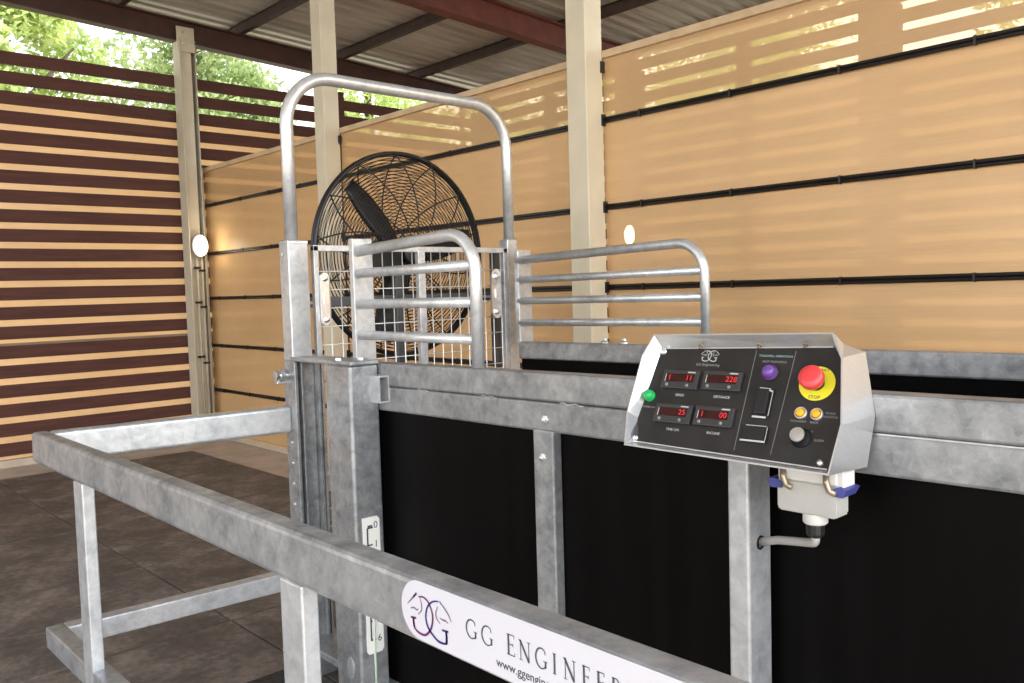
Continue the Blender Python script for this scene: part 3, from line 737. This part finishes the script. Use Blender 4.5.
# plug under the console
pg = thing('cable_plug', 'grey multi-pin cable plug with blue levers under the control console', 'plug', (-.917, 1.70, 1.13))
obj('base_mount', boxes((-.985, -.852, 1.672, 1.722, 1.158, 1.196, .003), (-.870, -.838, 1.676, 1.726, 1.15, 1.20, .003)), 'plug_light', pg)
bm = bmesh.new()
prism(bm, [(-.988, 1.158), (-.850, 1.158), (-.850, 1.094), (-.856, 1.088), (-.982, 1.088), (-.988, 1.094)], lambda x, z: Vector((x, 1.672, z)), lambda x, z: Vector((x, 1.722, z)))
bmesh.ops.recalc_face_normals(bm, faces=bm.faces); bmesh.ops.bevel(bm, geom=list(bm.edges), offset=.003, segments=2, affect='EDGES')
hd = obj('hood', bm, 'plug', pg)
merge_bm = bmesh.new(); lathe(merge_bm, [(.026, .0), (.026, .020), (.022, .024), (.0, .024)], along((0, 0, -1), (-.912, 1.697, 1.089)), 24)
obj('collar', merge_bm, 'plug_light', pg)
obj('cable_gland', lathe_bm([(.0185, 0), (.0195, .004), (.0195, .022), (.0175, .026), (.0165, .028), (.011, .031), (0, .031)], along((0, 0, -1), (-.912, 1.697, 1.066)), 12, False), 'black_metal', pg)
for s, xa in ((1, -.850), (-1, -.988)):
    bm = bmesh.new(); xe = xa+s*.022
    prism(bm, [(xa-s*.014, 1.150), (xa+s*.004, 1.158), (xe, 1.154), (xe-s*.004, 1.146), (xa+s*.012, 1.136), (xa-s*.014, 1.138)], lambda x, z: Vector((x, 1.668, z)), lambda x, z: Vector((x, 1.727, z)))
    obj('locking_lever', bm, 'blue', pg)
for xa in (-.966, -.868):
    obj('clip', tubes((fillet([(xa-.006, 1.671, 1.184), (xa-.002, 1.662, 1.166), (xa+.004, 1.664, 1.148), (xa+.016, 1.668, 1.142)], .006, 4), .0065), sides=8), 'clip', pg)
cb = fillet([(-.895, 1.697, 1.053), (-.897, 1.700, 1.037), (-.955, 1.722, 1.024), (-1.01, 1.742, 1.012), (-1.064, 1.757, .994)], .014, 6)
pg.location += Vector((.017, 0, .016))
tag(obj('plug_cable', tubes((cb, .0095), sides=14), 'cable', loc=(-.98, 1.72, .99)), 'short grey cable from the plug into the console post', 'cable')

# ------------------------------------------------------------------ fan
fan = thing('industrial_fan', 'large black industrial fan with wire guard behind the mesh gate', 'fan', (-3.45, 2.47, 1.565))
FX, FY, FZ, FR = -3.44, 2.475, 1.782, .485
FM = Matrix.Translation((FX, FY, FZ)) @ Matrix.Rotation(PI/2, 4, 'Y')     # local z = +x (towards the treadmill)
def fl(r, a, z): return FM @ Vector((r*math.cos(a), r*math.sin(a), z))
def dome(r): return .085*math.sqrt(max(0, 1-(r/FR)**2*.92))
def guard(sgn, spin, n_ring, rr):
    bm = bmesh.new()
    for i in range(n_ring):
        r = .075+(FR-.085)*i/(n_ring-1)
        tube(bm, [fl(r, 2*PI*k/56, sgn*(dome(r))) for k in range(56)], rr, 4, closed=True)
    for j in range(14):
        a0 = 2*PI*j/14
        pts = []
        for k in range(13):
            r = .06+(FR-.06)*k/12; pts.append(fl(r, a0+spin*(r/FR), sgn*(dome(r)+.003)))
        tube(bm, pts, .0036, 5)
    return bm
obj('front_guard', guard(1, .55, 27, .0021), 'guard', fan)
obj('rear_guard', guard(-1, -.45, 25, .0021), 'guard', fan)
bm = bmesh.new()
tube(bm, [fl(FR, 2*PI*k/72, .012) for k in range(72)], .0095, 8, closed=True); tube(bm, [fl(FR, 2*PI*k/72, -.012) for k in range(72)], .0095, 8, closed=True)
obj('rim', bm, 'black_metal', fan)
for j in range(3):
    a = math.radians(222)+j*2*PI/3   # local angle
    bm = bmesh.new(); g = []
    for k in range(9):
        t = k/8; r = .05+.385*t; w = .035+.035*math.sin(PI*min(1, t*.85+.1)); tw = math.radians(34-18*t)
        g.append([bm.verts.new(fl(math.hypot(r, s*w), a+math.atan2(s*w, r), .028*s*2*math.tan(tw)*.7+zz)) for s, zz in ((-1, .001), (-.5, .006), (0, .008), (.5, .006), (1, .001), (.5, .001), (0, .003), (-.5, .001))])
    for A, B in zip(g, g[1:]):
        for i in range(8): f = bm.faces.new((A[i], A[(i+1) % 8], B[(i+1) % 8], B[i])); f.smooth = True
    bm.faces.new(g[0]); bm.faces.new(g[-1][::-1])
    obj('blade', bm, 'black_metal', fan)
obj('hub', lathe_bm([(.0, .045), (.04, .043), (.055, .03), (.055, -.03), (0, -.03)], FM, 28), 'black_metal', fan)
obj('motor', lathe_bm([(.05, -.03), (.085, -.035), (.085, -.20), (.06, -.225), (0, -.228)], FM, 28), 'black_metal', fan)
obj('guard_badge', lathe_bm([(.05, .078), (.05, .086), (.04, .09), (0, .091)], FM, 28), 'black_metal', fan)
obj('mounting_bar', boxes((-3.335, -3.295, 1.86, 2.975, 1.545, 1.588, .003)), 'galv_dark', fan)
obj('mounting_stem', boxes((-3.335, -3.297, 2.33, 2.368, .62, 1.80, .003), (-3.66, -3.335, 2.33, 2.40, 1.74, 1.80, .003)), 'galv_dark', fan)
obj('motor_saddle', box(-3.335, -3.285, 2.13, 2.36, 1.69, 1.785, bev=.003), 'black_metal', fan)
obj('end_bracket', boxes((-3.32, -3.27, 2.93, 2.98, 1.20, 1.80, .003)), 'galv_dark', fan)
for yy, s, hw in ((1.853, 1, .019), (2.80, -1, .03)):
    bm = bmesh.new()
    pp = [(yy+hw*math.cos(t), 1.67+hw*math.sin(t)) for t in [PI*k/8 for k in range(9)]]+[(yy+hw*math.cos(t), 1.49+hw*math.sin(t)) for t in [PI+PI*k/8 for k in range(9)]]
    prism(bm, pp, lambda y, z: Vector((-3.136, y, z)), lambda y, z: Vector((-3.124, y, z)))
    bmesh.ops.recalc_face_normals(bm, faces=bm.faces)
    k_ = obj('clamp_plate', bm, 'zinc', fan)
    bm = bmesh.new()
    for z in (1.665, 1.495): lathe(bm, [(hw*.7, 0), (hw*.7, .003), (hw*.45, .004), (hw*.45, .014), (0, .016)], along((1, 0, 0), (-3.124, yy, z)), 6, False)
    bm_box(bm, -3.124, -3.118, yy-.008, yy+.008, 1.56, 1.60)
    bm_box(bm, -3.30, -3.136, yy-.006, yy+.006, 1.56, 1.572); 
    obj('clamp_bolt', bm, 'zinc', k_)

# ------------------------------------------------------------------ trees outside
def tree(x, y, h, cr_, mat, label, n, seed, zlow=.35):
    random.seed(seed)
    t = thing('tree', label, 'tree', (x, y, -.125), 'trees outside the shed')
    pts = [(x, y, -.13), (x+.1, y+.05, h*.3), (x-.05, y+.15, h*.6), (x+.05, y, h*.85)]
    bm = bmesh.new(); tube(bm, pts, [.16, .13, .09, .04], 8)
    for k in range(7):
        a = k*2.4; z = h*(.35+.07*k); tube(bm, [(x, y, z), (x+cr_*.4*math.cos(a), y+cr_*.4*math.sin(a), z+.5), (x+cr_*.75*math.cos(a), y+cr_*.75*math.sin(a), z+1.2)], [.06, .045, .015], 6)
    obj('trunk', bm, 'trunk', t)
    bm = bmesh.new()
    cl = []
    for k in range(34):
        a = random.uniform(0, 2*PI); u = random.random()**.5*cr_*.8; z = h*random.uniform(zlow, .97)
        s = 1-.5*abs(z/h-.6)
        cl.append((Vector((x+u*s*math.cos(a), y+u*s*math.sin(a), z)), random.uniform(.45, .95)))
    for i in range(n):
        c, r = random.choice(cl)
        d = Vector((random.gauss(0, 1), random.gauss(0, 1), random.gauss(0, 1))).normalized()*r*random.uniform(.5, 1.05)
        p_ = c+d; q = Matrix.Rotation(random.uniform(0, 2*PI), 3, Vector((random.gauss(0, 1), random.gauss(0, 1), random.gauss(0, 1))).normalized())
        L = random.uniform(.05, .11); W = L*.42
        bm.faces.new([bm.verts.new(p_+q @ Vector(v)) for v in ((-L, 0, 0), (0, W, .01), (L, 0, 0), (0, -W, .01))])
    obj('foliage', bm, mat, t)
tree(-14.3, 2.9, 7.2, 1.9, 'leaf', 'pale yellow-green tree seen over the slatted wall at the left edge', 26000, 11)
tree(-15.6, 6.6, 7.8, 1.9, 'leaf_dark', 'olive green tree seen over the slatted wall left of the corner column', 22000, 12)
tree(-16.0, 10.7, 7.8, 1.9, 'leaf', 'light green tree seen over the slatted wall right of the corner column', 12000, 13)
tree(-13.0, 14.0, 7.0, 2.0, 'leaf_dark', 'green tree behind the left part of the tan curtains', 8000, 14)
tree(-8.0, 13.5, 6.6, 2.2, 'leaf', 'yellow-green tree behind the middle part of the tan curtains', 10000, 15)
tree(-10.8, 18.3, 7.2, 1.9, 'leaf_dark', 'olive tree behind the middle part of the tan curtains, farthest back', 8000, 17)
tree(-18.0, 15.0, 8.2, 2.2, 'leaf', 'pale green tree seen between the roof beam and the curtain top', 9000, 18)
tree(-3.4, 14.0, 6.6, 2.0, 'leaf', 'yellow-green tree behind the widest tan curtain', 8000, 16)

# ------------------------------------------------------------------ light
w = bpy.data.worlds.new('sky'); scene.world = w; w.use_nodes = True
nt = w.node_tree; bg = nt.nodes['Background']
tc = nt.nodes.new('ShaderNodeTexCoord'); sx = nt.nodes.new('ShaderNodeSeparateXYZ'); nt.links.new(tc.outputs['Generated'], sx.inputs[0])
mr = N(nt, 'ShaderNodeMapRange'); mr.inputs['From Min'].default_value = -.05; mr.inputs['From Max'].default_value = .6
nt.links.new(sx.outputs['Z'], mr.inputs['Value'])
nt.links.new(ramp(nt, mr.outputs[0], [(0, (1.0, .97, .92)), (.4, (.97, .98, 1.0)), (1, (.72, .83, 1.0))]), bg.inputs['Color'])
gx = N(nt, 'ShaderNodeMapRange'); gx.inputs['From Min'].default_value = -.8; gx.inputs['From Max'].default_value = 1.
gx.inputs['To Min'].default_value = 1.9; gx.inputs['To Max'].default_value = 7.0
dt = N(nt, 'ShaderNodeVectorMath', operation='DOT_PRODUCT'); dt.inputs[1].default_value = (.94, .34, 0)
nt.links.new(tc.outputs['Generated'], dt.inputs[0]); nt.links.new(dt.outputs['Value'], gx.inputs['Value']); nt.links.new(gx.outputs[0], bg.inputs['Strength'])
sun = bpy.data.lights.new('sun', 'SUN'); sun.energy = 4.0; sun.angle = .02; sun.color = (1, .93, .82)
so_ = bpy.data.objects.new('sun', sun); COL.objects.link(so_)
so_.rotation_euler = Vector((-.62, .30, -.98)).to_track_quat('-Z', 'Y').to_euler()
ld = bpy.data.lights.new('lamp_light', 'POINT'); ld.energy = 4; ld.color = (1, .85, .6); ld.shadow_soft_size = .08
lo_ = bpy.data.objects.new('lamp_light', ld); COL.objects.link(lo_); lo_.location = (-9.12, 3.955, 2.17)

scene.view_settings.view_transform = 'Standard'
scene.view_settings.look = 'None'
scene.view_settings.exposure = 0.

# every bolt, screw, clip and bracket becomes a part of its own
SPLIT = {'bolt', 'cap_bolt', 'channel_bolt', 'face_screw', 'hood_stud', 'meter_button', 'bracket', 'saddle', 'base_frame', 'wall_post', 'clamp_bolt', 'stitch_weld', 'mounting_stem', 'base_mount'}
for o in [o for o in scene.objects if o.type == 'MESH' and o.name.split('.')[0] in SPLIT]:
    bm = bmesh.new(); bm.from_mesh(o.data); bm.verts.ensure_lookup_table()
    seen = set(); isl = []
    for v in bm.verts:
        if v in seen: continue
        st_ = [v]; seen.add(v); grp = []
        while st_:
            a = st_.pop(); grp.append(a)
            for e in a.link_edges:
                b = e.other_vert(a)
                if b not in seen: seen.add(b); st_.append(b)
        isl.append(grp)
    if len(isl) < 2: bm.free(); continue
    for k, grp in enumerate(isl):
        nb = bmesh.new(); mp = {v: nb.verts.new(v.co) for v in grp}
        for f in {f for v in grp for f in v.link_faces}:
            nf = nb.faces.new([mp[v] for v in f.verts]); nf.smooth = f.smooth
        if k == 0: me = o.data.copy(); c = None
        else: me = o.data.copy(); c = o.copy(); COL.objects.link(c); c.parent = o.parent
        nb.to_mesh(me); nb.free()
        if c: c.data = me
        else: first = me
    bm.free(); o.data = first
